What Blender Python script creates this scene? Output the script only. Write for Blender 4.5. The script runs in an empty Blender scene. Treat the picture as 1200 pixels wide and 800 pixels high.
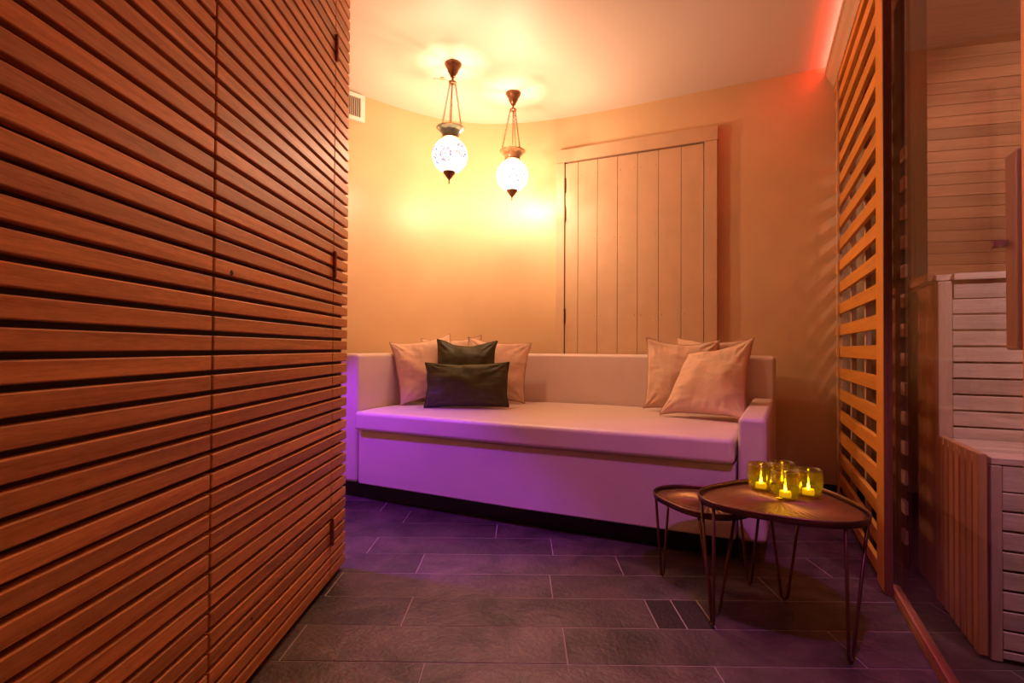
import bpy, bmesh, math, random
from mathutils import Vector, Matrix, noise
random.seed(7)
C = bpy.context.scene.collection
F, H = 615.0, 0.85
PI = math.pi

# ------------------------------------------------------------------ measuring
def hor(px): return 408 + .0056*(px-600)
def at_z(px, py, z):                       # point of the plane of height z under a pixel of the photograph
    d = (H-z)*F/(py-hor(px)); return Vector(((px-608)/F*d, d, z))
def on_line(px, p, q):                     # where the vertical plane through p and q lies under a pixel column
    r = (px-608)/F; dx, dy = q[0]-p[0], q[1]-p[1]
    t = (r*p[1]-p[0])/(dx-r*dy); return Vector((p[0]+t*dx, p[1]+t*dy, 0))

# ------------------------------------------------------------------ materials
MT = {}
def nt(name):
    m = bpy.data.materials.new(name); m.use_nodes = True
    n = m.node_tree; n.nodes.clear()
    out = n.nodes.new('ShaderNodeOutputMaterial'); b = n.nodes.new('ShaderNodeBsdfPrincipled')
    n.links.new(b.outputs[0], out.inputs[0]); MT[name] = m
    return m, n, b, out
def N(n, t, **kw):
    x = n.nodes.new(t)
    for k, v in kw.items():
        if k in x.inputs: x.inputs[k].default_value = v
        else: setattr(x, k, v)
    return x
def col(c): return (c[0], c[1], c[2], 1)
def plain(name, c, rough=.5, metal=0, spec=.5, bump=0, bscale=60, var=0, vscale=4, sheen=0, coat=0):
    m, n, b, o = nt(name)
    b.inputs['Roughness'].default_value = rough; b.inputs['Metallic'].default_value = metal
    b.inputs['Specular IOR Level'].default_value = spec; b.inputs['Sheen Weight'].default_value = sheen
    b.inputs['Coat Weight'].default_value = coat
    b.inputs['Base Color'].default_value = col(c)
    tc = N(n, 'ShaderNodeTexCoord')
    if var:
        ns = N(n, 'ShaderNodeTexNoise', Scale=vscale, Detail=5); n.links.new(tc.outputs['Object'], ns.inputs['Vector'])
        r = N(n, 'ShaderNodeValToRGB')
        r.color_ramp.elements[0].position = .3; r.color_ramp.elements[1].position = .7
        r.color_ramp.elements[0].color = col([x*(1-var) for x in c]); r.color_ramp.elements[1].color = col([min(1, x*(1+var)) for x in c])
        n.links.new(ns.outputs['Fac'], r.inputs[0]); n.links.new(r.outputs[0], b.inputs['Base Color'])
    if bump:
        ns = N(n, 'ShaderNodeTexNoise', Scale=bscale, Detail=6); n.links.new(tc.outputs['Object'], ns.inputs['Vector'])
        bp = N(n, 'ShaderNodeBump', Strength=bump, Distance=.01); n.links.new(ns.outputs['Fac'], bp.inputs['Height'])
        n.links.new(bp.outputs[0], b.inputs['Normal'])
    return m
def wood(name, c1, c2, axis, rough=.45, ivar=.35, fine=1.0, spec=.4):
    """grain runs along axis (0, 1 or 2) of object space; each board (mesh island) has its own tone"""
    m, n, b, o = nt(name)
    tc = N(n, 'ShaderNodeTexCoord'); g = N(n, 'ShaderNodeNewGeometry')
    off = N(n, 'ShaderNodeMath', operation='MULTIPLY'); n.links.new(g.outputs['Random Per Island'], off.inputs[0]); off.inputs[1].default_value = 37
    mp = N(n, 'ShaderNodeMapping'); s = [38*fine]*3; s[axis] = 1.4*fine; mp.inputs['Scale'].default_value = s
    ad = N(n, 'ShaderNodeVectorMath', operation='ADD'); n.links.new(tc.outputs['Object'], ad.inputs[0]); n.links.new(off.outputs[0], ad.inputs[1])
    n.links.new(ad.outputs[0], mp.inputs['Vector'])
    ns = N(n, 'ShaderNodeTexNoise', Scale=1.6, Detail=7, Roughness=.62, Distortion=.5); n.links.new(mp.outputs[0], ns.inputs['Vector'])
    r = N(n, 'ShaderNodeValToRGB'); e = r.color_ramp.elements
    e[0].position = .36; e[0].color = col(c1); e[1].position = .64; e[1].color = col(c2)
    mp2 = N(n, 'ShaderNodeMapping'); s2 = [260*fine]*3; s2[axis] = 22*fine; mp2.inputs['Scale'].default_value = s2; n.links.new(ad.outputs[0], mp2.inputs['Vector'])
    nf = N(n, 'ShaderNodeTexNoise', Scale=1.3, Detail=3, Roughness=.6); n.links.new(mp2.outputs[0], nf.inputs['Vector'])
    av = N(n, 'ShaderNodeMix'); av.inputs[0].default_value = .38; n.links.new(ns.outputs['Fac'], av.inputs[2]); n.links.new(nf.outputs['Fac'], av.inputs[3])
    n.links.new(av.outputs[0], r.inputs[0])
    mr = N(n, 'ShaderNodeMapRange'); n.links.new(g.outputs['Random Per Island'], mr.inputs['Value'])
    mr.inputs['To Min'].default_value = 1-ivar; mr.inputs['To Max'].default_value = 1+ivar*.55
    hs = N(n, 'ShaderNodeHueSaturation'); n.links.new(r.outputs[0], hs.inputs['Color']); n.links.new(mr.outputs[0], hs.inputs['Value'])
    n.links.new(hs.outputs[0], b.inputs['Base Color'])
    bp = N(n, 'ShaderNodeBump', Strength=.12, Distance=.004); n.links.new(ns.outputs['Fac'], bp.inputs['Height']); n.links.new(bp.outputs[0], b.inputs['Normal'])
    b.inputs['Roughness'].default_value = rough; b.inputs['Specular IOR Level'].default_value = spec
    return m
def pane(name, tint, refl=.9, k=.5, f0=.03, glowmix=0):
    """thin clear or tinted glass"""
    m, n, b, o = nt(name); n.nodes.remove(b)
    t = N(n, 'ShaderNodeBsdfTransparent'); t.inputs[0].default_value = col(tint)
    g = N(n, 'ShaderNodeBsdfGlossy'); g.inputs[0].default_value = (refl, refl, refl, 1); g.inputs['Roughness'].default_value = .01
    gm = N(n, 'ShaderNodeNewGeometry'); dt = N(n, 'ShaderNodeVectorMath', operation='DOT_PRODUCT')
    n.links.new(gm.outputs['Normal'], dt.inputs[0]); n.links.new(gm.outputs['Incoming'], dt.inputs[1])
    ab = N(n, 'ShaderNodeMath', operation='ABSOLUTE'); n.links.new(dt.outputs['Value'], ab.inputs[0])
    sb = N(n, 'ShaderNodeMath', operation='SUBTRACT'); sb.inputs[0].default_value = 1; n.links.new(ab.outputs[0], sb.inputs[1])
    pw = N(n, 'ShaderNodeMath', operation='POWER'); n.links.new(sb.outputs[0], pw.inputs[0]); pw.inputs[1].default_value = 5
    f = N(n, 'ShaderNodeMath', operation='MULTIPLY_ADD'); n.links.new(pw.outputs[0], f.inputs[0]); f.inputs[1].default_value = k; f.inputs[2].default_value = f0
    mx = N(n, 'ShaderNodeMixShader')
    n.links.new(f.outputs[0], mx.inputs[0]); n.links.new(g.outputs[0], mx.inputs[2])
    if glowmix:                                                 # the tinted glass body scatters a little of the candle light
        tl = N(n, 'ShaderNodeBsdfTranslucent'); tl.inputs[0].default_value = (.68, .56, .02, 1); m2 = N(n, 'ShaderNodeMixShader'); m2.inputs[0].default_value = glowmix
        n.links.new(t.outputs[0], m2.inputs[1]); n.links.new(tl.outputs[0], m2.inputs[2]); n.links.new(m2.outputs[0], mx.inputs[1])
    else: n.links.new(t.outputs[0], mx.inputs[1])
    n.links.new(mx.outputs[0], o.inputs[0]); return m
def glow(name, c, s):
    m, n, b, o = nt(name)
    b.inputs['Base Color'].default_value = col(c); b.inputs['Emission Color'].default_value = col(c); b.inputs['Emission Strength'].default_value = s
    return m

SLAT1, SLAT2 = (.46, .160, .042), (.76, .33, .105)
m_slat = wood('slat_wood', SLAT1, SLAT2, 1, rough=.5, ivar=.3, spec=.3)
m_slat_x = wood('slat_wood_x', (.64, .24, .03), (.86, .37, .055), 0, rough=.4, ivar=.15)
m_post = wood('post_wood', (.66, .25, .03), (.84, .35, .05), 2, rough=.4, ivar=.05)
m_rail = wood('rail_wood', (.42, .15, .07), (.58, .24, .11), 0, rough=.35, ivar=.05)
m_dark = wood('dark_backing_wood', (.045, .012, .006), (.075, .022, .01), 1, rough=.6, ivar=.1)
m_refldark = wood('reflection_dark_boards', (.026, .012, .009), (.05, .023, .016), 0, rough=.5, ivar=.35)  # dark tone stands in for the dark reflection in the glass
m_sauna = wood('pale_sauna_boards', (.42, .22, .13), (.62, .36, .22), 0, rough=.5, ivar=.28, fine=.7)
m_bench_y = wood('bench_boards_across', (.50, .32, .23), (.74, .52, .40), 1, rough=.45, ivar=.22, fine=.8)
m_bench_z = wood('bench_boards_upright', (.46, .20, .08), (.62, .29, .12), 2, rough=.45, ivar=.2)
m_bench_stile = wood('bench_stile', (.46, .27, .18), (.62, .40, .28), 2, rough=.45, ivar=.1)
m_bench_side = wood('bench_side_panel', (.30, .13, .06), (.44, .20, .09), 2, rough=.4, ivar=.2)
m_wall = plain('ochre_wall_paint', (.68, .475, .26), rough=.36, spec=.55, bump=.03, bscale=9, var=.07, vscale=2.2)
m_ceil = plain('ceiling_paint', (.80, .70, .60), rough=.5, bump=.04, bscale=5)
m_door = plain('painted_door_boards', (.62, .42, .25), rough=.42, spec=.5, bump=.05, bscale=30, var=.05, vscale=8)
m_groove = plain('door_groove_paint', (.36, .22, .12), rough=.8)
m_endshade = wood('shaded_post_wood', (.10, .028, .014), (.17, .05, .026), 2, rough=.4, ivar=.05)  # post timber darkened, the shade of its end face put into the colour
m_sofa = plain('beige_faux_leather', (.70, .55, .49), rough=.42, spec=.5, bump=.06, bscale=180, var=.04, vscale=5)
m_plinth = plain('black_plinth', (.008, .006, .006), rough=.5)
m_beige = plain('beige_velvet', (.74, .51, .36), rough=.8, spec=.15, sheen=.2, bump=.7, bscale=15, var=.05, vscale=12)
m_green = plain('dark_green_velvet', (.050, .052, .016), rough=.5, spec=.35, sheen=.06, bump=.6, bscale=14, var=.25, vscale=10)
m_greenpip = plain('dark_green_piping', (.022, .022, .008), rough=.6, spec=.3)
m_bronze = plain('bronze_tray_metal', (.30, .165, .075), rough=.42, metal=.9, bump=.05, bscale=90, var=.2, vscale=9)
m_iron = plain('brown_iron_wire', (.16, .075, .05), rough=.35, metal=.85)
m_copper = plain('aged_copper', (.30, .15, .08), rough=.35, metal=.85, var=.3, vscale=40)
m_hinge = plain('copper_hinge_metal', (.30, .13, .085), rough=.35, metal=.8)
m_ironh = plain('dark_hinge_metal', (.10, .05, .02), rough=.4, metal=.7)
m_hole = plain('keyhole_dark', (.02, .008, .005), rough=.8)
m_white = plain('white_plastic', (.85, .82, .74), rough=.4)
m_grille = plain('grey_grille', (.42, .36, .28), rough=.5)
m_cove = plain('cornice_paint', (.66, .44, .27), rough=.45)
m_skirt = plain('dark_skirting', (.02, .012, .01), rough=.5)
m_grout = plain('grout', (.40, .30, .27), rough=.8)
m_brass = plain('brass_strip', (.55, .36, .12), rough=.35, metal=.9)
m_backwall = plain('warm_plaster', (.55, .34, .20), rough=.6)
m_handle = wood('handle_wood', (.30, .13, .07), (.42, .19, .11), 2, rough=.4, ivar=.05)
m_pane = pane('clear_pane', (.93, .90, .90), refl=.9)
m_paneedge = plain('glass_edge', (.35, .33, .36), rough=.2)
m_amber = pane('amber_glass', (.76, .64, .14), refl=.95, k=.8, f0=.08, glowmix=.06)
m_wax = glow('candle_shell', (.9, .62, .04), 1.0)
m_flame = glow('flame_tip', (1.0, .82, .30), 110)
m_led = glow('red_led_strip', (1.0, .06, .045), 42.0)
m_collar = plain('milky_collar_glass', (.26, .27, .17), rough=.2, var=.3, vscale=60)

m_collar2 = plain('amber_collar_glass', (.34, .17, .07), rough=.2, var=.3, vscale=60)
def slate():
    m, n, b, o = nt('slate_tiles')
    tc = N(n, 'ShaderNodeTexCoord'); g = N(n, 'ShaderNodeNewGeometry')
    n1 = N(n, 'ShaderNodeTexNoise', Scale=5, Detail=9, Roughness=.65, Distortion=.6)
    n2 = N(n, 'ShaderNodeTexNoise', Scale=70, Detail=4)
    for q in (n1, n2): n.links.new(tc.outputs['Object'], q.inputs['Vector'])
    r = N(n, 'ShaderNodeValToRGB'); e = r.color_ramp.elements
    e[0].position = .32; e[0].color = (.040, .026, .024, 1); e[1].position = .70; e[1].color = (.160, .105, .088, 1)
    n.links.new(n1.outputs['Fac'], r.inputs[0])
    mr = N(n, 'ShaderNodeMapRange'); n.links.new(g.outputs['Random Per Island'], mr.inputs['Value']); mr.inputs['To Min'].default_value = .72; mr.inputs['To Max'].default_value = 1.2
    hs = N(n, 'ShaderNodeHueSaturation'); n.links.new(r.outputs[0], hs.inputs['Color']); n.links.new(mr.outputs[0], hs.inputs['Value'])
    n.links.new(hs.outputs[0], b.inputs['Base Color'])
    ma = N(n, 'ShaderNodeMath', operation='MULTIPLY_ADD'); n.links.new(n2.outputs['Fac'], ma.inputs[0]); ma.inputs[1].default_value = .25; n.links.new(n1.outputs['Fac'], ma.inputs[2])
    bp = N(n, 'ShaderNodeBump', Strength=.6, Distance=.018); n.links.new(ma.outputs[0], bp.inputs['Height']); n.links.new(bp.outputs[0], b.inputs['Normal'])
    rr = N(n, 'ShaderNodeMapRange'); n.links.new(n1.outputs['Fac'], rr.inputs['Value']); rr.inputs['To Min'].default_value = .55; rr.inputs['To Max'].default_value = .33
    n.links.new(rr.outputs[0], b.inputs['Roughness']); b.inputs['Specular IOR Level'].default_value = .5
    return m
m_slate = slate()
m_grit = plain('dark_grit_tile', (.035, .02, .015), rough=.8, bump=.6, bscale=150, var=.5, vscale=120)
def mosaic(name, s, k):
    """lit mosaic glass: small beads round flower centres over bright white glass"""
    m, n, b, o = nt(name)
    tc = N(n, 'ShaderNodeTexCoord')
    v = N(n, 'ShaderNodeTexVoronoi', Scale=12.5); n.links.new(tc.outputs['Object'], v.inputs['Vector'])
    v2 = N(n, 'ShaderNodeTexVoronoi', Scale=70); n.links.new(tc.outputs['Object'], v2.inputs['Vector'])
    ring = N(n, 'ShaderNodeValToRGB'); e = ring.color_ramp.elements
    e[0].position = .0; e[0].color = (0, 0, 0, 1); e[1].position = 1; e[1].color = (0, 0, 0, 1)
    for p, c in ((.04, 1), (.13, 1), (.16, 0), (.28, 0), (.31, 1), (.50, 1), (.53, 0)):
        q = e.new(p); q.color = (c, c, c, 1)
    n.links.new(v.outputs['Distance'], ring.inputs[0])
    bead = N(n, 'ShaderNodeMath', operation='LESS_THAN'); n.links.new(v2.outputs['Distance'], bead.inputs[0]); bead.inputs[1].default_value = .55
    mul = N(n, 'ShaderNodeMath', operation='MULTIPLY'); n.links.new(ring.outputs[0], mul.inputs[0]); n.links.new(bead.outputs[0], mul.inputs[1])
    hue = N(n, 'ShaderNodeValToRGB'); h = hue.color_ramp.elements; hue.color_ramp.interpolation = 'CONSTANT'
    h[0].position = 0; h[0].color = (.9, .55, .45, 1); h[1].position = .45; h[1].color = (.30, .42, .95, 1)
    n.links.new(v2.outputs['Color'], hue.inputs[0])
    sc = N(n, 'ShaderNodeMix', data_type='RGBA'); n.links.new(mul.outputs[0], sc.inputs[0])
    sc.inputs[6].default_value = (1.0*s, .92*s, .84*s, 1)
    hv = N(n, 'ShaderNodeVectorMath', operation='SCALE'); n.links.new(hue.outputs[0], hv.inputs[0]); hv.inputs[3].default_value = k
    n.links.new(hv.outputs[0], sc.inputs[7])
    # milky shell: most of the bulb's light passes straight through, the rest makes the glass glow
    em = N(n, 'ShaderNodeEmission'); n.links.new(sc.outputs[2], em.inputs[0]); em.inputs[1].default_value = 1
    tr = N(n, 'ShaderNodeBsdfTransparent'); tc2 = N(n, 'ShaderNodeMix', data_type='RGBA'); n.links.new(mul.outputs[0], tc2.inputs[0])
    tc2.inputs[6].default_value = (.80, .80, .80, 1); tc2.inputs[7].default_value = (.16, .15, .14, 1); n.links.new(tc2.outputs[2], tr.inputs[0])
    ad = N(n, 'ShaderNodeAddShader'); n.links.new(em.outputs[0], ad.inputs[0]); n.links.new(tr.outputs[0], ad.inputs[1])
    n.links.new(ad.outputs[0], o.inputs[0]); n.nodes.remove(b)
    return m
m_globe1 = mosaic('lit_mosaic_globe', 1.1, .62)
m_globe2 = mosaic('lit_mosaic_globe_bright', 1.4, 1.05)

# ------------------------------------------------------------------ mesh helpers
def box(bm, x0, x1, y0, y1, z0, z1, M=None):
    vs = [bm.verts.new((x, y, z)) for x in (x0, x1) for y in (y0, y1) for z in (z0, z1)]
    for f in ((0, 1, 3, 2), (4, 6, 7, 5), (0, 4, 5, 1), (2, 3, 7, 6), (0, 2, 6, 4), (1, 5, 7, 3)): bm.faces.new([vs[i] for i in f])
    if M: bmesh.ops.transform(bm, matrix=M, verts=vs)
    return vs
def bar(bm, a, b, w, d=None, z0=0, z1=1):              # upright board between two floor points, w to the left of a->b
    a = Vector(a[:2]); b = Vector(b[:2]); u = (b-a).normalized(); n = Vector((-u.y, u.x))*w
    prism(bm, [a, b, b+n, a+n], z0, z1)
def prism(bm, pts, z0, z1):
    ar = sum(pts[i][0]*pts[(i+1) % len(pts)][1]-pts[(i+1) % len(pts)][0]*pts[i][1] for i in range(len(pts)))
    if ar < 0: pts = pts[::-1]
    lo = [bm.verts.new((p[0], p[1], z0)) for p in pts]; hi = [bm.verts.new((p[0], p[1], z1)) for p in pts]
    k = len(pts)
    bm.faces.new(lo[::-1]); bm.faces.new(hi)
    for i in range(k): bm.faces.new((lo[i], lo[(i+1) % k], hi[(i+1) % k], hi[i]))
def tube(bm, pts, r, seg=8, closed=False, caps=True):
    pts = [Vector(p) for p in pts]; k = len(pts); rings = []
    up = Vector((0, 0, 1))
    for i, p in enumerate(pts):
        a = pts[(i-1) % k] if (closed or i > 0) else p; b = pts[(i+1) % k] if (closed or i < k-1) else p
        t = (b-a).normalized(); s = t.cross(up)
        if s.length < 1e-3: s = t.cross(Vector((1, 0, 0)))
        s.normalize(); w = s.cross(t)
        rr = r[i] if isinstance(r, (list, tuple)) else r
        rings.append([bm.verts.new(p+s*math.cos(2*PI*j/seg)*rr+w*math.sin(2*PI*j/seg)*rr) for j in range(seg)])
    for i in range(k if closed else k-1):
        A, B = rings[i], rings[(i+1) % k]
        for j in range(seg): bm.faces.new((A[j], A[(j+1) % seg], B[(j+1) % seg], B[j]))
    if caps and not closed:
        bm.faces.new(rings[0][::-1]); bm.faces.new(rings[-1])
def lathe(bm, prof, seg=32, c=(0, 0, 0)):
    rings = []
    for r, z in prof:
        if r < 1e-5: rings.append([bm.verts.new((c[0], c[1], c[2]+z))])
        else: rings.append([bm.verts.new((c[0]+r*math.cos(2*PI*j/seg), c[1]+r*math.sin(2*PI*j/seg), c[2]+z)) for j in range(seg)])
    for A, B in zip(rings, rings[1:]):
        for j in range(seg):
            a = [A[j % len(A)], A[(j+1) % len(A)]] if len(A) > 1 else [A[0]]
            b = [B[(j+1) % len(B)], B[j % len(B)]] if len(B) > 1 else [B[0]]
            if len(a)+len(b) > 2: bm.faces.new(a+b)
def obj(name, bm, mat, parent=None, smooth=False, bevel=0, seg=2, mats=None):
    bmesh.ops.recalc_face_normals(bm, faces=bm.faces)
    me = bpy.data.meshes.new(name); bm.to_mesh(me); bm.free()
    o = bpy.data.objects.new(name, me); C.objects.link(o); o.parent = parent
    me.materials.append(mat)
    for x in (mats or []): me.materials.append(x)
    if smooth: me.polygons.foreach_set('use_smooth', [True]*len(me.polygons))
    if bevel:
        b = o.modifiers.new('bevel', 'BEVEL'); b.width = bevel; b.segments = seg; b.limit_method = 'ANGLE'; b.angle_limit = .6
        me.polygons.foreach_set('use_smooth', [True]*len(me.polygons))
        b.harden_normals = True
    return o
def thing(name, label, cat, loc=(0, 0, 0), rotz=0, group=None):
    o = bpy.data.objects.new(name, None); C.objects.link(o); o.location = loc; o.rotation_euler = (0, 0, rotz)
    o.empty_display_size = .1
    o['label'] = label; o['category'] = cat
    if group: o['group'] = group
    return o
def tag(o, label, cat, group=None):
    o['label'] = label; o['category'] = cat
    if group: o['group'] = group
    return o
def struct(o, label=None, cat=None):
    o['kind'] = 'structure'
    if label: o['label'] = label
    if cat: o['category'] = cat
    return o
def nb(): return bmesh.new()

# ------------------------------------------------------------------ camera
cam = bpy.data.cameras.new('camera'); co = bpy.data.objects.new('camera', cam); C.objects.link(co)
cam.sensor_width = 36; cam.lens = 36*F/1200; cam.clip_start = .02
co.matrix_world = Matrix.Translation((0, 0, H)) @ Matrix.Rotation(math.atan(8/F), 4, 'Z') @ Matrix.Rotation(PI/2+math.atan(8/F), 4, 'X') @ Matrix.Rotation(.0056, 4, 'Z')
bpy.context.scene.camera = co

# ------------------------------------------------------------------ floor: slate tiles in rows
XW = -.668                                  # face of the slatted wall
CEIL = 2.45
bm = nb()
lead = {1.431: [-.646, .137, .94], 1.615: [-.357, .431, .519, .607, 1.39], 1.802: [-.66, .12, .90], 1.989: [-.385, .40, 1.18],
        2.176: [-.626, .146, .93], 2.363: [-.10, .69], 2.55: [-.56, .22, 1.0], 2.737: [-.72, .06], 1.244: [-.25, .53]}
grit = []
for k in range(-15, 16):
    y0 = 1.615+.187*k; y1 = y0+.187
    key = [q for q in lead if abs(q-y0) < .01]
    xs = list(lead[key[0]]) if key else [((k*.317) % .785)-.3]
    while xs[0] > -2.2: xs.insert(0, xs[0]-.785)
    while xs[-1] < 3.6: xs.append(xs[-1]+.785)
    for a, b in zip(xs, xs[1:]):
        g = .0018; z = random.uniform(-.0012, 0)
        n0 = len(bm.faces); box(bm, a+g, b-g, y0+g, y1-g, -.02, z)
        if b-a < .12: grit += list(range(n0, n0+6))
me_faces = grit
fl = obj('floor', bm, m_slate, bevel=.0012, seg=1, mats=[m_grit])
for i in grit: fl.data.polygons[i].material_index = 1
struct(fl, 'floor of long dark slate tiles laid in rows')
bm = nb(); box(bm, -2.3, 3.6, -1.4, 4.6, -.06, -.0022); struct(obj('floor_grout', bm, m_grout, fl))

# ------------------------------------------------------------------ back wall (curved), ceiling, other walls
ceil_px = [(421, 107.5), (450, 120), (475, 128.3), (500, 135.5), (525, 140.8), (550, 143.8), (580, 145.8), (612, 144.3), (650, 140.2), (697.5, 131.5), (745, 122), (790, 112.6), (838, 103.3), (885, 94.2), (920, 87.8), (957.8, 81.0)]
wp = [at_z(x, y, CEIL).xy for x, y in ceil_px]
G = Vector((1.279, 1.86)); U = Vector((.4070, .9134)); V = Vector((-.9134, .4070)); ANG = math.atan2(U.y, U.x)
def gl(x, y=0): return G+U*x+V*y            # along the glass wall / towards the room
# end of the back wall runs past the line of the slatted screen
d = (wp[-1]-wp[-4]).normalized()
wp.append(wp[-1]+d*.42)
wp = [Vector((-1.80, 2.10)), Vector((-1.74, 2.45)), Vector((-1.55, 2.78)), Vector((-1.28, 3.07))]+wp
def smooth(pts, n=6):
    out = []
    for i in range(len(pts)-1):
        p0, p1, p2, p3 = pts[max(i-1, 0)], pts[i], pts[i+1], pts[min(i+2, len(pts)-1)]
        for j in range(n):
            t = j/n
            out.append(.5*((2*p1)+(p2-p0)*t+(2*p0-5*p1+4*p2-p3)*t*t+(3*p1-p0-3*p2+p3)*t**3))
    out.append(pts[-1]); return out
# even out measuring noise before splining
for _ in range(3): wp = [wp[0]]+[(wp[i-1]+2*wp[i]+wp[i+1])/4 for i in range(1, len(wp)-1)]+[wp[-1]]
ws = smooth(wp, 5)
def offset(pts, w):
    out = []
    for i, p in enumerate(pts):
        t = (pts[min(i+1, len(pts)-1)]-pts[max(i-1, 0)]).normalized(); out.append(p+Vector((-t.y, t.x))*w)
    return out
def ribbon(pts, w, z0, z1, name, mat):
    bm = nb(); q = offset(pts, w); k = len(pts)
    v = [[bm.verts.new((p.x, p.y, z)) for p in L] for L in (pts, q) for z in (z0, z1)]
    for i in range(k-1):
        bm.faces.new((v[0][i], v[0][i+1], v[1][i+1], v[1][i])); bm.faces.new((v[2][i], v[3][i], v[3][i+1], v[2][i+1]))
        bm.faces.new((v[1][i], v[1][i+1], v[3][i+1], v[3][i])); bm.faces.new((v[0][i], v[2][i], v[2][i+1], v[0][i+1]))
    bm.faces.new((v[0][0], v[1][0], v[3][0], v[2][0])); bm.faces.new((v[0][-1], v[2][-1], v[3][-1], v[1][-1]))
    o = obj(name, bm, mat)
    for p in o.data.polygons: p.use_smooth = abs(p.normal.z) < .5
    e = o.modifiers.new('split', 'EDGE_SPLIT'); e.split_angle = .6
    return o
struct(ribbon(ws, .12, 0, CEIL, 'wall_back', m_wall), 'ochre painted wall curving behind the sofa')
struct(ribbon(offset(ws, -.012)[14:-1], .0125, 0, .10, 'baseboard_back', m_skirt))
bm = nb(); box(bm, -2.2, 3.7, -1.4, 4.4, CEIL, CEIL+.1); struct(obj('ceiling', bm, m_ceil), 'smooth plaster ceiling')
bm = nb(); box(bm, -2.05, -1.80, 1.85, 2.3, 0, CEIL); struct(obj('wall_alcove', bm, m_wall))
bm = nb(); box(bm, -2.05, XW-.045, 1.80, 1.90, 0, CEIL); struct(obj('wall_alcove_side', bm, m_wall))
bm = nb(); box(bm, -1.0, 1.2, -1.3, -1.2, 0, CEIL); struct(obj('wall_front', bm, m_backwall))

# ------------------------------------------------------------------ slatted wall on the left with its flush door
PIT, GAPZ = .0431, .879
def slats(bm, ya, yb, z0=.012, z1=CEIL-.004, face=XW, th=.022):
    k = int((z0-GAPZ)/PIT)-1
    while GAPZ+PIT*k < z1:
        a = max(GAPZ+PIT*k+.0052, z0); b = min(GAPZ+PIT*(k+1)-.0052, z1)
        if b-a > .008: box(bm, face-th, face, ya, yb, a, b)
        k += 1
def slat_wall(name, ya, yb, label):
    bm = nb(); slats(bm, ya, yb)
    o = obj(name, bm, m_slat, bevel=.0030, seg=2); struct(o, label)
    return o
w1 = slat_wall('wall_left', -1.2, 1.1345, 'reddish horizontal timber slats, the long panel nearest the viewer')
bm = nb(); box(bm, XW-.045, XW-.022, -1.2, 1.1365, 0, CEIL); struct(obj('wall_left_backing', bm, m_dark, w1))
w2 = slat_wall('wall_left_end', 1.8785, 2.035, 'narrow strip of timber slats at the far end of the left wall')
bm = nb(); box(bm, XW-.045, XW-.0221, 1.8785, 2.034, 0, CEIL)
struct(obj('wall_left_end_backing', bm, m_dark, w2))
bm = nb(); box(bm, XW-.10, XW-.0455, 1.90, 2.03, 0, CEIL); struct(obj('trim_1', bm, m_wall))
dr = thing('door_1', 'flush hidden door faced with reddish horizontal timber slats', 'door'); dr['kind'] = 'structure'
bm = nb(); slats(bm, 1.1415, 1.8750); struct(obj('slat_face', bm, m_slat, dr, bevel=.0030))
bm = nb(); box(bm, XW-.045, XW-.0221, 1.140, 1.8745, 0.01, CEIL-.01); struct(obj('door_core', bm, m_dark, dr))
for z in (1.933, 1.147, .190):
    bm = nb(); c = (XW+.005, 1.8768)
    for a, b, r in ((-.045, -.018, .0065), (-.016, .016, .0065), (.018, .045, .0065), (-.049, -.045, .0045), (.045, .049, .0045), (-.045, .045, .004)):
        lathe(bm, [(0, a), (r, a), (r, b), (0, b)], 14, (c[0], c[1], z))
    box(bm, XW+.0005, XW+.003, 1.868, 1.886, z-.04, z+.04)
    struct(obj('hinge', bm, m_hinge, dr))
bm = nb(); lathe(bm, [(0, 0), (.0065, 0), (.0065, .012), (0, .012)], 16); kh = obj('keyhole', bm, m_hole, dr); kh.rotation_euler = (0, PI/2, 0); kh.location = (XW-.0114, 1.208, 1.0215); struct(kh)
bm = nb(); lathe(bm, [(0, 0), (.004, 0), (.004, .008), (0, .008)], 12); kh = obj('screw_head', bm, m_hole, dr); kh.rotation_euler = (0, PI/2, 0); kh.location = (XW-.0074, 1.32, .167); struct(kh)

# ------------------------------------------------------------------ painted plank door in the back wall
DA = at_z(661.7, 190.7, 2.115).xy; DB = at_z(823.6, 167, 2.115).xy
dang = math.atan2((DB-DA).y, (DB-DA).x); DL = (DB-DA).length
d2 = thing('door_2', 'painted plank door with iron hinges set in the curved back wall behind the sofa', 'door', (DA.x, DA.y, 0), dang); d2['kind'] = 'structure'
js = [0]+[(on_line(x, DA, DB).xy-DA).length for x in (676.7, 699.4, 722.9, 746.3, 771, 797.3)]+[DL]
for a, b in zip(js, js[1:]):
    bm = nb(); box(bm, a+.0011, b-.0011, 0, .02, .02, 2.112); struct(obj('plank', bm, m_door, d2, bevel=.002))
bm = nb(); box(bm, .001, DL-.001, .0205, .030, .02, 2.110); struct(obj('door_back', bm, m_groove, d2))
bm = nb()
box(bm, -.062, -.0035, -.010, .10, 0, 2.118)
struct(obj('frame_board', bm, m_door, d2, bevel=.003))
bm = nb(); box(bm, DL+.0045, DL+.078, -.012, .13, 0, 2.118); struct(obj('frame_board', bm, m_door, d2, bevel=.003))
bm = nb(); box(bm, -.064, DL+.082, -.016, .13, 2.1185, 2.205); struct(obj('head_board', bm, m_door, d2, bevel=.003))
for py in (217, 250.5, 370):
    z = H+(408.4-py)*DA.y/F; bm = nb()
    for a, b in ((-.048, -.02), (-.018, .016), (.018, .048)): lathe(bm, [(0, a), (.0055, a), (.0055, b), (0, b)], 10, (-.001, -.006, z))
    lathe(bm, [(0, -.055), (.003, -.055), (.003, .055), (0, .055)], 8, (-.001, -.006, z))
    struct(obj('hinge', bm, m_ironh, d2))
bm = nb()
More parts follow.
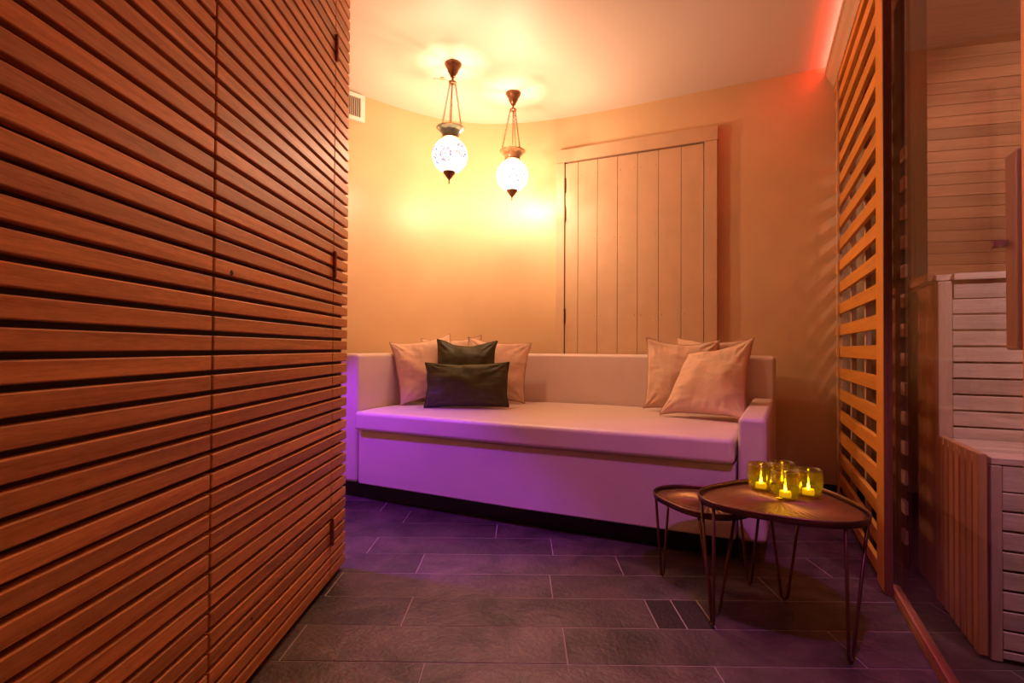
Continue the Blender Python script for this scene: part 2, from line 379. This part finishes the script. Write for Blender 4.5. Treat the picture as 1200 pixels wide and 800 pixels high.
for z in (2.02, 1.58, 1.07, .6):
    for a, b in zip(js[1:], js[2:]):
        for x in (a+.02, b-.02): box(bm, x-.0022, x+.0022, -.0008, .001, z-.0022+random.uniform(-.006, .006), z+.0022)
struct(obj('nail_heads', bm, m_groove, d2))

# ------------------------------------------------------------------ sauna front: slatted screen, glass, floor rail, cornice
sc = thing('slatted_screen', 'orange-brown open slatted timber screen between the back corner and the glass', 'screen', (G.x, G.y, 0), ANG)
bm = nb()
for k in range(-7, 13):
    z = .842+.1147*k; box(bm, .121, 1.215, -.022, -.004, max(z-.0275, .02), z+.0275)
o = obj('slats', bm, m_slat_x, sc, bevel=.002)
bm = nb(); box(bm, 0, .12, -.026, 0, 0, 2.325); obj('post', bm, m_post, sc, bevel=.008, seg=3)
bm = nb(); box(bm, .12, 1.215, -.03, 0, 2.29, 2.325); obj('top_rail', bm, m_slat_x, sc, bevel=.003)
bm = nb(); box(bm, -.011, -.0005, -.026, -.0005, 0, 2.325); obj('post_end_shade', bm, m_endshade, sc, bevel=.002)  # thin added sheet that paints the post's end face as shaded
bm = nb(); box(bm, 1.055, 1.068, -.0035, .008, 0, 2.325); obj('wall_trim', bm, m_cove, sc, bevel=.002)
for x in (.50, .87):
    bm = nb(); box(bm, x, x+.035, -.052, -.0305, 0, 2.32); obj('batten', bm, m_bench_stile, sc, bevel=.002)
bm = nb(); box(bm, 1.19, 1.215, -.06, -.0305, 0, 2.32); obj('batten', bm, m_bench_stile, sc, bevel=.002)

gd = thing('glass_front', 'clear full-height glass pane of the sauna front standing on a timber floor rail', 'glass wall', (G.x, G.y, 0), ANG)
bm = nb(); box(bm, -1.06, -.001, -.040, -.032, .029, 2.325); obj('pane', bm, m_pane, gd)
bm = nb(); box(bm, -1.06, .03, -.051, -.0268, 0, .0288); obj('floor_rail', bm, m_rail, gd, bevel=.003)
bm = nb(); box(bm, -1.06, -.0125, -.0262, -.0215, 0, .004); obj('edge_strip', bm, m_brass, gd)
bm = nb(); box(bm, -1.16, -1.062, -.030, .004, 0, 2.325); obj('near_post', bm, m_post, gd, bevel=.006)
bm = nb()
box(bm, -.85, -.790, -.088, -.066, .852, 1.257)
h = obj('handle', bm, m_handle, gd, bevel=.006)
for z in (1.072,):
    bm = nb(); box(bm, -.812, -.800, -.0658, -.0405, z-.008, z+.008); obj('handle_bracket', bm, m_handle, h, bevel=.003)

# cornice hiding the red LED strip
cn = thing('cornice', 'painted cove board along the ceiling above the slatted screen', 'cornice', (G.x, G.y, 0), ANG)
bm = nb()
pts = [(0, 2.326), (-.012, 2.326), (-.045, 2.44), (.045, 2.445), (.050, 2.425), (.043, 2.418), (.030, 2.375), (.018, 2.345)]
pts = [(-.05, 2.3265), (.004, 2.3265), (.014, 2.352), (.028, 2.372), (.040, 2.400), (.050, 2.406), (.050, 2.4175), (.036, 2.4175), (.0, 2.380), (-.05, 2.380)]
prev = None
for x in (-1.65, 1.222):
    r = [bm.verts.new((x, p[0], p[1])) for p in pts]
    bm.faces.new(r)
    if prev:
        for i in range(len(r)): bm.faces.new((prev[i], prev[(i+1) % len(r)], r[(i+1) % len(r)], r[i]))
    prev = r
obj('cove_board', bm, m_cove, cn)
led = thing('led_strip', 'glowing red light strip lying in the cove behind the cornice', 'light strip', (G.x, G.y, 0), ANG)
bm = nb(); box(bm, -1.65, 1.21, -.008, .018, 2.400, 2.409); obj('diffuser', bm, m_led, led)
bm = nb(); box(bm, -1.65, 1.21, -.012, .022, 2.382, 2.3995); obj('channel', bm, m_white, led)
# bulkhead above the glass and solid wall beyond the near post
bm = nb(); prism(bm, [gl(-1.65, -.055), gl(1.25, -.055), gl(1.25, -.16), gl(-1.65, -.16)], 2.3265, CEIL); struct(obj('wall_bulkhead', bm, m_backwall))
a = gl(-1.165, -.03); b = gl(-1.65, -.03)
bm = nb(); prism(bm, [gl(-1.165, 0), gl(-1.65, 0), gl(-1.65, -.1), gl(-1.165, -.1)], 0, 2.3255); struct(obj('wall_right', bm, m_backwall))
c = gl(-1.65, 0)
bm = nb(); prism(bm, [(c.x, c.y), (c.x+.1, c.y), (c.x+.1, -1.2), (c.x, -1.2)], 0, CEIL); struct(obj('wall_right_near', bm, m_backwall))

# ------------------------------------------------------------------ inside the sauna
S0 = Vector((1.918, 2.554)); sd = Vector((1, -.236)).normalized()
def boards(name, p, q, z0, z1, n, mat, th=.02, label=None):
    L = (q-p).length; bm = nb(); h = (z1-z0)/n
    for i in range(n):
        box(bm, 0, L, 0, th, z0+h*i+.0008, z0+h*(i+1)-.0008)
    box(bm, 0, L, th*.6, th*1.5, z0, z1)
    o = obj(name, bm, mat, bevel=.0015, seg=1); o.location = (p.x, p.y, 0); o.rotation_euler = (0, 0, math.atan2((q-p).y, (q-p).x)); struct(o, label); return o
boards('wall_sauna_back', S0, S0+sd*1.5, 0, 2.30, 42, m_sauna, label='pale horizontal boards lining the back of the sauna')
q = Vector((2.262, 3.327))
boards('wall_sauna_left', Vector((1.918+.4455*.9, 2.554+.9)), S0, 0, 2.30, 24, m_refldark, th=-.02)
bm = nb(); k = 0
for i in range(16):                                                    # ceiling boards run along the sauna's back wall
    box(bm, -.9, 1.7, -.1*i-.098+.75, -.1*i+.75, 2.302, 2.32)
MS = Matrix.Translation((S0.x, S0.y, 0)) @ Matrix.Rotation(math.atan2(sd.y, sd.x), 4, 'Z')
pc = MS.inverted() @ Vector((*gl(0, -.06), 0)); pn = MS.to_3x3().inverted() @ Vector((V.x, V.y, 0))
bmesh.ops.bisect_plane(bm, geom=bm.verts[:]+bm.edges[:]+bm.faces[:], plane_co=pc, plane_no=pn, clear_outer=True)
bmesh.ops.holes_fill(bm, edges=bm.edges)
o = obj('ceiling_sauna', bm, m_sauna); o.matrix_world = MS; struct(o)
e = S0+sd*1.45
bm = nb(); prism(bm, [(e.x, e.y+.1), (e.x+.1, e.y+.1), (e.x+.1, .2), (e.x, .2)], 0, 2.32); struct(obj('wall_sauna_right', bm, m_sauna))
bm = nb(); prism(bm, [(e.x, .2), (e.x, .1), (.95, .1), (.95, .2)], 0, 2.32); struct(obj('wall_sauna_near', bm, m_sauna))
bm = nb(); a = gl(1.28, -.06); b2 = Vector((1.918+.4455*.9, 2.554+.9)); prism(bm, [(a.x, a.y), (a.x+.03, a.y+.05), (b2.x+.03, b2.y+.05), (b2.x, b2.y)], 0, 2.32); struct(obj('wall_sauna_chase', bm, m_refldark))

PB = .0538
ub = thing('upper_sauna_bench', 'taller pale timber sauna bench with horizontal slats, behind the glass', 'bench', (G.x, G.y, 0), ANG)
YB = -.157
bm = nb(); zt = 1.11
box(bm, -.004, .018, -1.22, YB-.0405, zt-.0235, zt)
box(bm, .010, .03, -1.22, YB-.044, zt-.084, zt-.0245)
z = zt-.086
while z > .02:
    box(bm, .010, .03, -1.22, YB-.0402, max(z-PB+.005, .012), z-.001); z -= PB
obj('front_slats', bm, m_bench_y, ub, bevel=.0025)
bm = nb(); box(bm, .008, .048, YB-.04, YB, 0, zt-.0245); obj('corner_post', bm, m_bench_stile, ub, bevel=.004)
bm = nb()
for i in range(7):
    box(bm, .05+.1*i, .148+.1*i, YB-.022, YB-.002, .01, zt-.027)
obj('side_panel', bm, m_bench_side, ub, bevel=.002)
bm = nb()
for i in range(8): box(bm, .022+.085*i, .102+.085*i, -1.20, YB+.002, zt-.022, zt)
obj('seat_boards', bm, m_bench_y, ub, bevel=.003)
bm = nb(); box(bm, .05, .70, YB-.001, YB+.02, zt-.020, zt+.012); obj('side_lip', bm, m_bench_side, ub, bevel=.004)

lb = thing('lower_sauna_bench', 'low pale timber sauna step bench with upright side slats, behind the glass', 'bench', (G.x, G.y, 0), ANG)
bm = nb(); zt = .5375
box(bm, -.350, -.330, -1.22, YB-.048, zt-.072, zt-.0015)
z = zt-.074
while z > .02:
    box(bm, -.350, -.330, -1.22, YB-.048, max(z-PB+.005, .012), z-.001); z -= PB
obj('front_slats', bm, m_bench_y, lb, bevel=.0025)
bm = nb(); box(bm, -.352, -.312, YB-.0475, YB-.0225, .003, zt-.0015); obj('corner_post', bm, m_bench_stile, lb, bevel=.003)
bm = nb()
for i in range(4): box(bm, -.352+.0885*i, -.352+.0885*(i+1)-.006, -1.20, YB-.023, zt, zt+.020)
obj('seat_boards', bm, m_bench_y, lb, bevel=.003)
bm = nb()
for i in range(7): box(bm, -.352+.0502*i, -.352+.0502*i+.036, YB-.016, YB+.006, .012, .566)
box(bm, -.340, -.002, YB-.022, YB-.0165, .02, .53)
obj('side_slats', bm, m_bench_z, lb, bevel=.004)

# pale stub slats on an upright whose dark tone is a painted reflection
iu = thing('inner_upright', 'timber upright darkened as a painted reflection, with pale slat ends, just inside the glass beside the screen', 'upright', (1.462, 2.075, 0), ANG)
bm = nb(); box(bm, .0, .20, -.056, -.05, 0, 1.135); box(bm, .0, .20, -.074, -.05, 1.1352, 2.298); box(bm, .0, .20, -.115, -.0745, 1.135, 2.298); obj('board', bm, m_refldark, iu, bevel=.003)
for k in range(-6, 8):
    bm = nb(); z = .815+.1147*k; box(bm, -.012, .045, -.049, -.036, z-.026, z+.026); obj('slat_end', bm, m_bench_stile, iu, bevel=.003)

# ------------------------------------------------------------------ sofa
so = thing('sofa', 'long beige built-in sofa with one deep seat under the pendants', 'sofa')
ZS, ZB, ZA, ZT = .501, .395, .584, .816
inner = [Vector(p) for p in ((-.895, 2.905), (-.80, 3.14), (-.70, 3.34), (-.64, 3.43), (-.54, 3.485), (-.25, 3.50), (.0, 3.49), (.29, 3.425), (.6, 3.29), (1.0, 3.09), (1.30, 2.945))]
inner_s = smooth(inner, 4)
end = Vector((1.408, 2.890))
outer = [p for p in offset(inner_s, .125)]
outer = [p+ (Vector((0, 0))) for p in outer]
poly = inner_s+[end]+[Vector((1.455, 3.0))]+outer[::-1]
bm = nb(); prism(bm, poly, .10, ZT); obj('backrest', bm, m_sofa, so, bevel=.022, seg=4)
# base under the cushion
FL, FR = Vector((-.885, 2.905)), Vector((.857, 2.085))
fm = (FL+FR)/2+Vector((-.4247, -.9053))*.025
base = [FL+Vector((.002, -.01)), fm, FR, Vector((1.30, 2.93))]+[p-Vector((0, .004)) for p in inner_s[::-1][2:-2]]
bm = nb(); prism(bm, base, .10, ZB); obj('base', bm, m_sofa, so, bevel=.008, seg=3)
# right arm
bm = nb(); prism(bm, [Vector((.862, 2.078)), Vector((.955, 2.035)), Vector((1.395, 2.885)), Vector((1.300, 2.935))], .10, ZA); obj('arm', bm, m_sofa, so, bevel=.020, seg=4)
# deep cushion, slightly proud of the base
nrm = Vector((-.4247, -.9053))
cu = [FL+Vector((.004, -.02))+nrm*.036, fm+nrm*.036, FR+nrm*.036-Vector((.004, 0)), Vector((1.285, 2.93))]+[p-Vector((.004, .012)) for p in inner_s[::-1][3:-3]]
bm = nb(); prism(bm, cu, ZB+.004, ZS); o = obj('seat_cushion', bm, m_sofa, so, bevel=.022, seg=5)
def inset(pts, cx, cy, s): return [Vector((cx+(p.x-cx)*s, cy+(p.y-cy)*s)) for p in pts]
pl = [Vector((-1.0, 3.03)), Vector((.90, 2.16)), Vector((1.30, 2.85)), Vector((.9, 3.12)), Vector((.2, 3.45)), Vector((-.6, 3.45)), Vector((-.95, 3.15))]
bm = nb(); prism(bm, pl, 0, .0995); obj('plinth', bm, m_plinth, so)

# ------------------------------------------------------------------ cushions
def pillow_bm(w, h, t, seed, ear=.09, n=60, chop=.05, wr=1.9, tl=None):
    bm = nb(); R = random.Random(seed); ox, oy = R.uniform(0, 50), R.uniform(0, 50)
    ph = [R.uniform(0, 6) for _ in range(4)]
    grids = []
    for s in (1, -1):
        g = []
        for i in range(n+1):
            row = []
            for j in range(n+1):
                u = -1+2*i/n; v = -1+2*j/n
                rr = max(abs(u), abs(v)); edge = rr >= .999
                if s == -1 and edge: row.append(grids[0][i][j]); continue
                wob = noise.noise(Vector((v*3+oy, u*.5, 2.3)))*.02; wob2 = noise.noise(Vector((u*3+ox, v*.5, 7.1)))*.02
                x = u*(1-ear*(1-abs(v)**3)*abs(u)+wob*abs(u)); z = v*(1-ear*(1-abs(u)**3)*abs(v)+wob2*abs(v))
                if v > 0: z -= chop*(1-u*u)**2*v*v
                th = ((1-u*u)**.5)*((1-v*v)**.5)
                th *= 1+.22*noise.noise(Vector((u*1.5+ox, v*1.5+oy, s*3)))
                cr = 0
                for q, (cu, cv) in enumerate(((-1, -1), (-1, 1), (1, -1), (1, 1))):      # creases fan out of the corners
                    du, dv = abs(u-cu), abs(v-cv); r = math.hypot(du, dv); a = math.atan2(dv, du)
                    cr += .075*math.sin(a*11+ph[q]+2*noise.noise(Vector((u*2+ox, v*2, q))))*math.exp(-r*2.6)*min(1, r*4)
                cr += .05*noise.noise(Vector((u*9+ox, v*1.8, 4+s)))*abs(v)**2+.05*noise.noise(Vector((u*1.8, v*9+oy, 9+s)))*abs(u)**2
                cr += .035*(.3-abs(noise.noise(Vector((u*2.2+v*2.6+ox, v*2-u*1.2+oy, s*5)))))
                y = -s*t/2*(th+cr*wr*min(1, (1-rr)*6))
                sw = .012*noise.noise(Vector((u*2+oy, v*2, ox)))+.02*(abs(u)*abs(v))**4*math.sin(ph[0]+u*2+v*3)
                kx, kz = 0, 0
                if tl: q = (1-u)/2*(1+v)/2; kx, kz = tl[0]*q, tl[1]*q
                row.append(bm.verts.new((w/2*x+kx, y+sw, h/2*z+h/2+kz)))
            g.append(row)
        grids.append(g)
    for gi, g in enumerate(grids):
        for i in range(n):
            for j in range(n):
                q = (g[i][j], g[i+1][j], g[i+1][j+1], g[i][j+1])
                bm.faces.new(q if gi == 0 else q[::-1])
    loop = [grids[0][i][0].co.copy() for i in range(n)]+[grids[0][n][j].co.copy() for j in range(n)]+[grids[0][n-i][n].co.copy() for i in range(n)]+[grids[0][0][n-j].co.copy() for j in range(n)]
    return bm, loop
def pillow(label, w, h, t, pos, yaw, lean, roll, seed, mat, pip, ear=.09, chop=.05, tl=None, group='scatter cushions on the sofa'):
    """pos = middle of the bottom edge; yaw turns the face, lean tips the top back, roll tilts it sideways"""
    root = thing('cushion', label, 'cushion', pos, 0, group)
    root.rotation_mode = 'XYZ'
    root.rotation_euler = Matrix.Rotation(yaw, 3, 'Z').__matmul__(Matrix.Rotation(-lean, 3, 'X')).__matmul__(Matrix.Rotation(roll, 3, 'Y')).to_euler()
    bm, loop = pillow_bm(w, h, t, seed, ear, chop=chop, tl=tl)
    c = obj('cover', bm, mat, root, smooth=True); root.location.z += .35*w*abs(math.sin(roll))*.4
    bm = nb(); tube(bm, loop, .0032, 6, closed=True); obj('piping', bm, pip, root, smooth=True)
    return root
R_ = math.radians
m_beigepip = plain('beige_piping', (.50, .30, .19), rough=.7)
Z0 = ZS+.004
pillow('beige cushion at the far left, in front, beside the tall left arm', .40, .39, .12, (-.530, 3.243, Z0+.020), R_(24), R_(12), R_(-9), 1, m_beige, m_beigepip)
pillow('beige cushion at the back of the left group, only its top showing', .40, .41, .08, (-.42, 3.412, Z0+.008), R_(4), R_(6), R_(-3), 2, m_beige, m_beigepip)
pillow('beige cushion to the right of the two green cushions', .42, .39, .10, (-.169, 3.312, Z0+.014), R_(-8), R_(11), R_(5), 3, m_beige, m_beigepip)
pillow('square dark green velvet cushion behind the oblong one', .375, .40, .11, (-.33, 3.162, Z0+.004), R_(-2), R_(12), R_(1), 4, m_green, m_greenpip, chop=.13)
pillow('oblong dark green velvet cushion at the front of the left group', .495, .262, .12, (-.30, 3.03, Z0+.002), R_(-2), R_(12), R_(-1), 5, m_green, m_greenpip, ear=.06)
pillow('beige cushion at the left of the right-hand group', .40, .41, .10, (.897, 2.92, Z0+.005), R_(-18), R_(12), R_(1), 6, m_beige, m_beigepip, chop=.10)
pillow('beige cushion at the back of the right-hand group, only its top showing', .40, .41, .07, (1.076, 2.982, Z0), R_(-26), R_(5), R_(2), 8, m_beige, m_beigepip)
pillow('large beige cushion at the front of the right-hand group, near the arm', .43, .43, .11, (.899, 2.620, Z0+.009), R_(-40), R_(26), R_(-1), 9, m_beige, m_beigepip, chop=.04, tl=(.09, -.07))

# ------------------------------------------------------------------ side tables
def rr_(th, R0, A, tv): return R0+A*math.cos(3*(th-tv))
def table(label, cx, cy, zt, R0, A, tv, legr, group=None):
    t = thing('side_table', label, 'side table', (cx, cy, 0), 0, 'hairpin-leg side tables')
    bm = nb(); nr, na, rid = 14, 288, 48
    rows = []
    for i in range(nr+1):
        f = i/nr; row = []
        for j in range(na):
            th = 2*PI*j/na; r = rr_(th, R0, A*f, tv)*f*.985+.0005
            amp = .0022*min(1, f*3)*(1-max(0, (f-.62)/.25)) if f < .87 else 0
            row.append(bm.verts.new((r*math.cos(th), r*math.sin(th), zt-.014+max(0, amp)*math.cos(rid*th))))
        rows.append(row)
    for i in range(nr):
        for j in range(na): bm.faces.new((rows[i][j], rows[i][(j+1) % na], rows[i+1][(j+1) % na], rows[i+1][j]))
    bm.faces.new(rows[0])
    # underside
    und = [bm.verts.new((v.co.x, v.co.y, zt-.019)) for v in rows[-1]]
    for j in range(na): bm.faces.new((rows[-1][j], rows[-1][(j+1) % na], und[(j+1) % na], und[j]))
    bm.faces.new(und[::-1])
    obj('tray', bm, m_bronze, t, smooth=True)
    bm = nb(); k = 96; a, b, c_ = [], [], []
    rings = []
    for dr_, z in ((0, zt-.019), (.004, zt-.020), (.006, zt-.002), (.004, zt), (.001, zt-.001), (0, zt-.006)):
        rings.append([bm.verts.new(((rr_(2*PI*j/k, R0, A, tv)+dr_)*math.cos(2*PI*j/k), (rr_(2*PI*j/k, R0, A, tv)+dr_)*math.sin(2*PI*j/k), z)) for j in range(k)])
    for q in range(6):
        A_, B_ = rings[q], rings[(q+1) % 6]
        for j in range(k): bm.faces.new((A_[j], A_[(j+1) % k], B_[(j+1) % k], B_[j]))
    obj('rim', bm, m_iron, t, smooth=True)
    for q in range(3):
        th = tv+q*2*PI/3
        foot = Vector((legr*math.cos(th), legr*math.sin(th), .006)); pts = []
        sp = .105/rr_(th, R0, A, tv)
        for sgn in (1, -1):
            tt = th+sgn*sp*.55; r = rr_(tt, R0, A, tv)-.004
            pts.append(Vector((r*math.cos(tt), r*math.sin(tt), zt-.018)))
        tg = (pts[1]-pts[0]).normalized()
        path = [pts[0], foot-tg*.011+Vector((0, 0, .02)), foot-tg*.008+Vector((0, 0, .006)), foot+Vector((0, 0, -.0005)), foot+tg*.008+Vector((0, 0, .006)), foot+tg*.011+Vector((0, 0, .02)), pts[1]]
        bm = nb(); tube(bm, path, .0048, 10); obj('leg', bm, m_iron, t, smooth=True)
    return t
table('larger bronze tray table with wire hairpin legs, carrying the candle glasses', .803, 1.625, .400, .218, .020, PI, .206)
table('smaller, lower bronze tray table tucked between the sofa and the larger table', .671, 1.864, .330, .176, .016, R_(138), .174)

# ------------------------------------------------------------------ candle glasses and flameless tealights
def glass_bm():
    bm = nb()
    prof = [(0, .004), (.025, .004), (.030, .006), (.036, .013), (.040, .028), (.0415, .050), (.0405, .072), (.0385, .090), (.0368, .0905),
            (.0382, .072), (.0392, .050), (.0378, .030), (.034, .018), (.028, .012), (0, .011)]
    lathe(bm, prof, 48); return bm
def glassholder(label, x, y):
    z = .400-.0125
    bm = glass_bm(); g = obj('candle_glass', bm, m_amber, smooth=True); g.location = (x, y, z-.004+.0022); tag(g, label, 'candle holder', 'amber glass candle holders')
    return g
spots = [('front glass of the four amber candle glasses, nearest the table edge', .828, 1.643), ('left amber candle glass in the cluster on the table', .800, 1.745),
         ('right amber candle glass in the cluster on the table', .915, 1.672), ('rear amber candle glass, mostly hidden behind the front one', .884, 1.775)]
where = ['front', 'left', 'right', 'rear']
for (lab, x, y), w in zip(spots, where):
    glassholder(lab, x, y)
    t = thing('tealight', 'lit yellow tealight inside the %s amber glass' % w, 'candle', (x, y, .400-.0125+.0098), 0, 'tealights in the amber glasses')
    bm = nb(); lathe(bm, [(0, 0), (.0165, 0), (.017, .002), (.0165, .014), (.0150, .0155), (.010, .013), (0, .0125)], 28); obj('cup', bm, m_wax, t, smooth=True)
    bm = nb(); lathe(bm, [(0, .012), (.0025, .014), (.0040, .019), (.0034, .025), (.0018, .031), (0, .037)], 16); obj('flame', bm, m_flame, t, smooth=True)

# ------------------------------------------------------------------ pendant lanterns
def pendant(label, x, y, mat, rot, cmat, tilt):
    t = thing('pendant_lantern', label, 'pendant light', (x, y, CEIL), rot, 'glass globe pendant lanterns'); t.rotation_euler = (0, tilt, rot)
    bm = nb(); lathe(bm, [(0, -.001), (.047, -.001), (.048, -.008), (.043, -.014), (.040, -.024), (.032, -.032), (.030, -.046), (.020, -.060), (.014, -.076), (0, -.078)], 32); obj('canopy', bm, m_copper, t, smooth=True)
    bm = nb(); tube(bm, [(0, 0, -.07), (0, 0, -.43)], .0028, 8); lathe(bm, [(0, -.078), (.006, -.078), (.006, -.100), (0, -.100)], 12); obj('rod', bm, m_copper, t, smooth=True)
    bm = nb(); lathe(bm, [(.004, -.100), (.020, -.102), (.022, -.108), (.018, -.114), (.004, -.114)], 24); obj('ring', bm, m_copper, t, smooth=True)
    for q in range(3):
        a = q*2*PI/3+.35; p = Vector((.018*math.cos(a), .018*math.sin(a), -.110)); e = Vector((.068*math.cos(a), .068*math.sin(a), -.368))
        bm = nb(); L = (e-p).length; nl = 24; dz = (e-p)/nl; u = dz.normalized(); s = u.cross(Vector((math.sin(a), -math.cos(a), 0))).normalized(); w = u.cross(s)
        for i in range(nl):
            c = p+dz*(i+.5); side = s if i % 2 else w
            tube(bm, [c+u*math.cos(2*PI*k/8)*L/nl*.68+side*math.sin(2*PI*k/8)*.0046 for k in range(8)], .0017, 5, closed=True)
        obj('chain', bm, m_copper, t, smooth=True)
    bm = nb(); lathe(bm, [(.044, -.425), (.046, -.415), (.050, -.400), (.064, -.385), (.078, -.372), (.079, -.369), (.074, -.370), (.060, -.383), (.047, -.398), (.042, -.415), (.040, -.425)], 40); obj('collar', bm, cmat, t, smooth=True)
    bm = nb(); tube(bm, [(.079*math.cos(2*PI*k/40), .079*math.sin(2*PI*k/40), -.369) for k in range(40)], .0022, 6, closed=True)
    tube(bm, [(.047*math.cos(2*PI*k/32), .047*math.sin(2*PI*k/32), -.424) for k in range(32)], .004, 6, closed=True)
    obj('collar_band', bm, m_copper, t, smooth=True)
    bm = nb(); lathe(bm, [(.046*1, -.430)]+[(.100*math.sin(R_(a)), -.522+.100*math.cos(R_(a))) for a in range(28, 166, 6)]+[(.022, -.620)], 48); obj('globe', bm, mat, t, smooth=True)
    bm = nb(); lathe(bm, [(0, -.606), (.034, -.607), (.037, -.612), (.034, -.620), (.026, -.630), (.016, -.644), (.006, -.656), (.0035, -.660), (.0035, -.680), (0, -.682)], 32); obj('finial', bm, m_copper, t, smooth=True)
    return t
pendant('left pendant, nearer and larger, with blue flower mosaic globe on chains', -.378, 2.93, m_globe1, .2, m_collar, .028)
pendant('right pendant, farther and smaller, with plain white glowing globe', -.043, 3.27, m_globe2, .9, m_collar2, .012)

# ------------------------------------------------------------------ small fittings
va = at_z(421, 107.5, CEIL).xy
tv_ = (ws[27]-ws[24]).normalized()
i0 = min(range(len(ws)), key=lambda i: (ws[i]-va).length)
tv_ = (ws[i0]-ws[i0-3]).normalized(); 
vt = thing('wall_vent', 'small white ventilation grille high on the wall beside the left slats', 'vent', (ws[i0].x, ws[i0].y, 2.268), math.atan2(tv_.y, tv_.x))
bm = nb()
box(bm, -.19, 0, -.030, -.002, 0, .025); box(bm, -.19, 0, -.030, -.002, .145, .17); box(bm, -.19, -.165, -.030, -.002, .025, .145); box(bm, -.032, 0, -.030, -.002, .025, .145)
obj('frame', bm, m_white, vt, bevel=.003)
bm = nb()
for i in range(10): box(bm, -.163+.013*i, -.156+.013*i, -.024, -.004, .0255, .1445)
obj('grille', bm, m_grille, vt)
cp = thing('ceiling_sensor', 'tiny pale sensor plate on the ceiling beside the left pendant', 'sensor', (-.45, 3.12, CEIL-.004), .3)
bm = nb(); box(bm, -.07, .05, -.015, .015, 0, .0035); obj('plate', bm, m_ceil, cp, bevel=.001)
bm = nb(); lathe(bm, [(0, 0), (.012, 0), (.014, -.006), (0, -.007)][::-1], 16, (-.02, -.03, .0035)); obj('sensor_dome', bm, m_cove, cp)

# ------------------------------------------------------------------ lights
def spot(name, loc, tgt, c, e, ang, blend=.4, size=.04):
    l = bpy.data.lights.new(name, 'SPOT'); l.energy = e; l.color = c; l.spot_size = R_(ang); l.spot_blend = blend; l.shadow_soft_size = size
    o = bpy.data.objects.new(name, l); C.objects.link(o); o.location = loc
    o.rotation_euler = (Vector(tgt)-Vector(loc)).to_track_quat('-Z', 'Y').to_euler(); return o
def point(name, loc, c, e, size=.05):
    l = bpy.data.lights.new(name, 'POINT'); l.energy = e; l.color = c; l.shadow_soft_size = size
    o = bpy.data.objects.new(name, l); C.objects.link(o); o.location = loc; return o
spot('alcove_purple_spot', (-1.32, 2.24, 1.40), (-.74, 2.56, .12), (.27, .008, 1.0), 92, 66, .5, .03)
spot('violet_downlight', (.42, .55, 2.40), (.62, 1.66, .0), (.62, .13, .90), 78, 54, .6)
spot('warm_downlight', (.0, .9, 2.42), (-.1, 1.35, 0), (1.0, .46, .22), 21, 80, .8)
spot('entry_downlight', (.1, -.5, 2.42), (-.5, .3, .5), (1.0, .36, .17), 3, 140, .8)
spot('sauna_lamp', (1.9, 1.3, 2.15), (2.6, 2.3, 1.6), (1.0, .58, .40), 30, 88, .5, .08)
point('sauna_fill', (2.1, 1.2, 2.0), (1.0, .55, .38), 3, .1)  # unseen fill point added for ambient light inside the sauna
spot('sauna_front_light', (1.30, .70, 2.15), (2.15, 1.75, .4), (1.0, .72, .76), 74, 58, .5)
point('left_pendant_bulb', (-.390, 2.93, 1.93), (1.0, .60, .36), 31, .03)
point('right_pendant_bulb', (-.049, 3.27, 1.93), (1.0, .60, .36), 31, .03)

W = bpy.data.worlds.new('world'); bpy.context.scene.world = W; W.use_nodes = True
W.node_tree.nodes['Background'].inputs[0].default_value = (.02, .01, .01, 1)
vs = bpy.context.scene.view_settings
vs.view_transform = 'Standard'; vs.look = 'None'; vs.exposure = .08; vs.gamma = 1; vs.use_curve_mapping = False
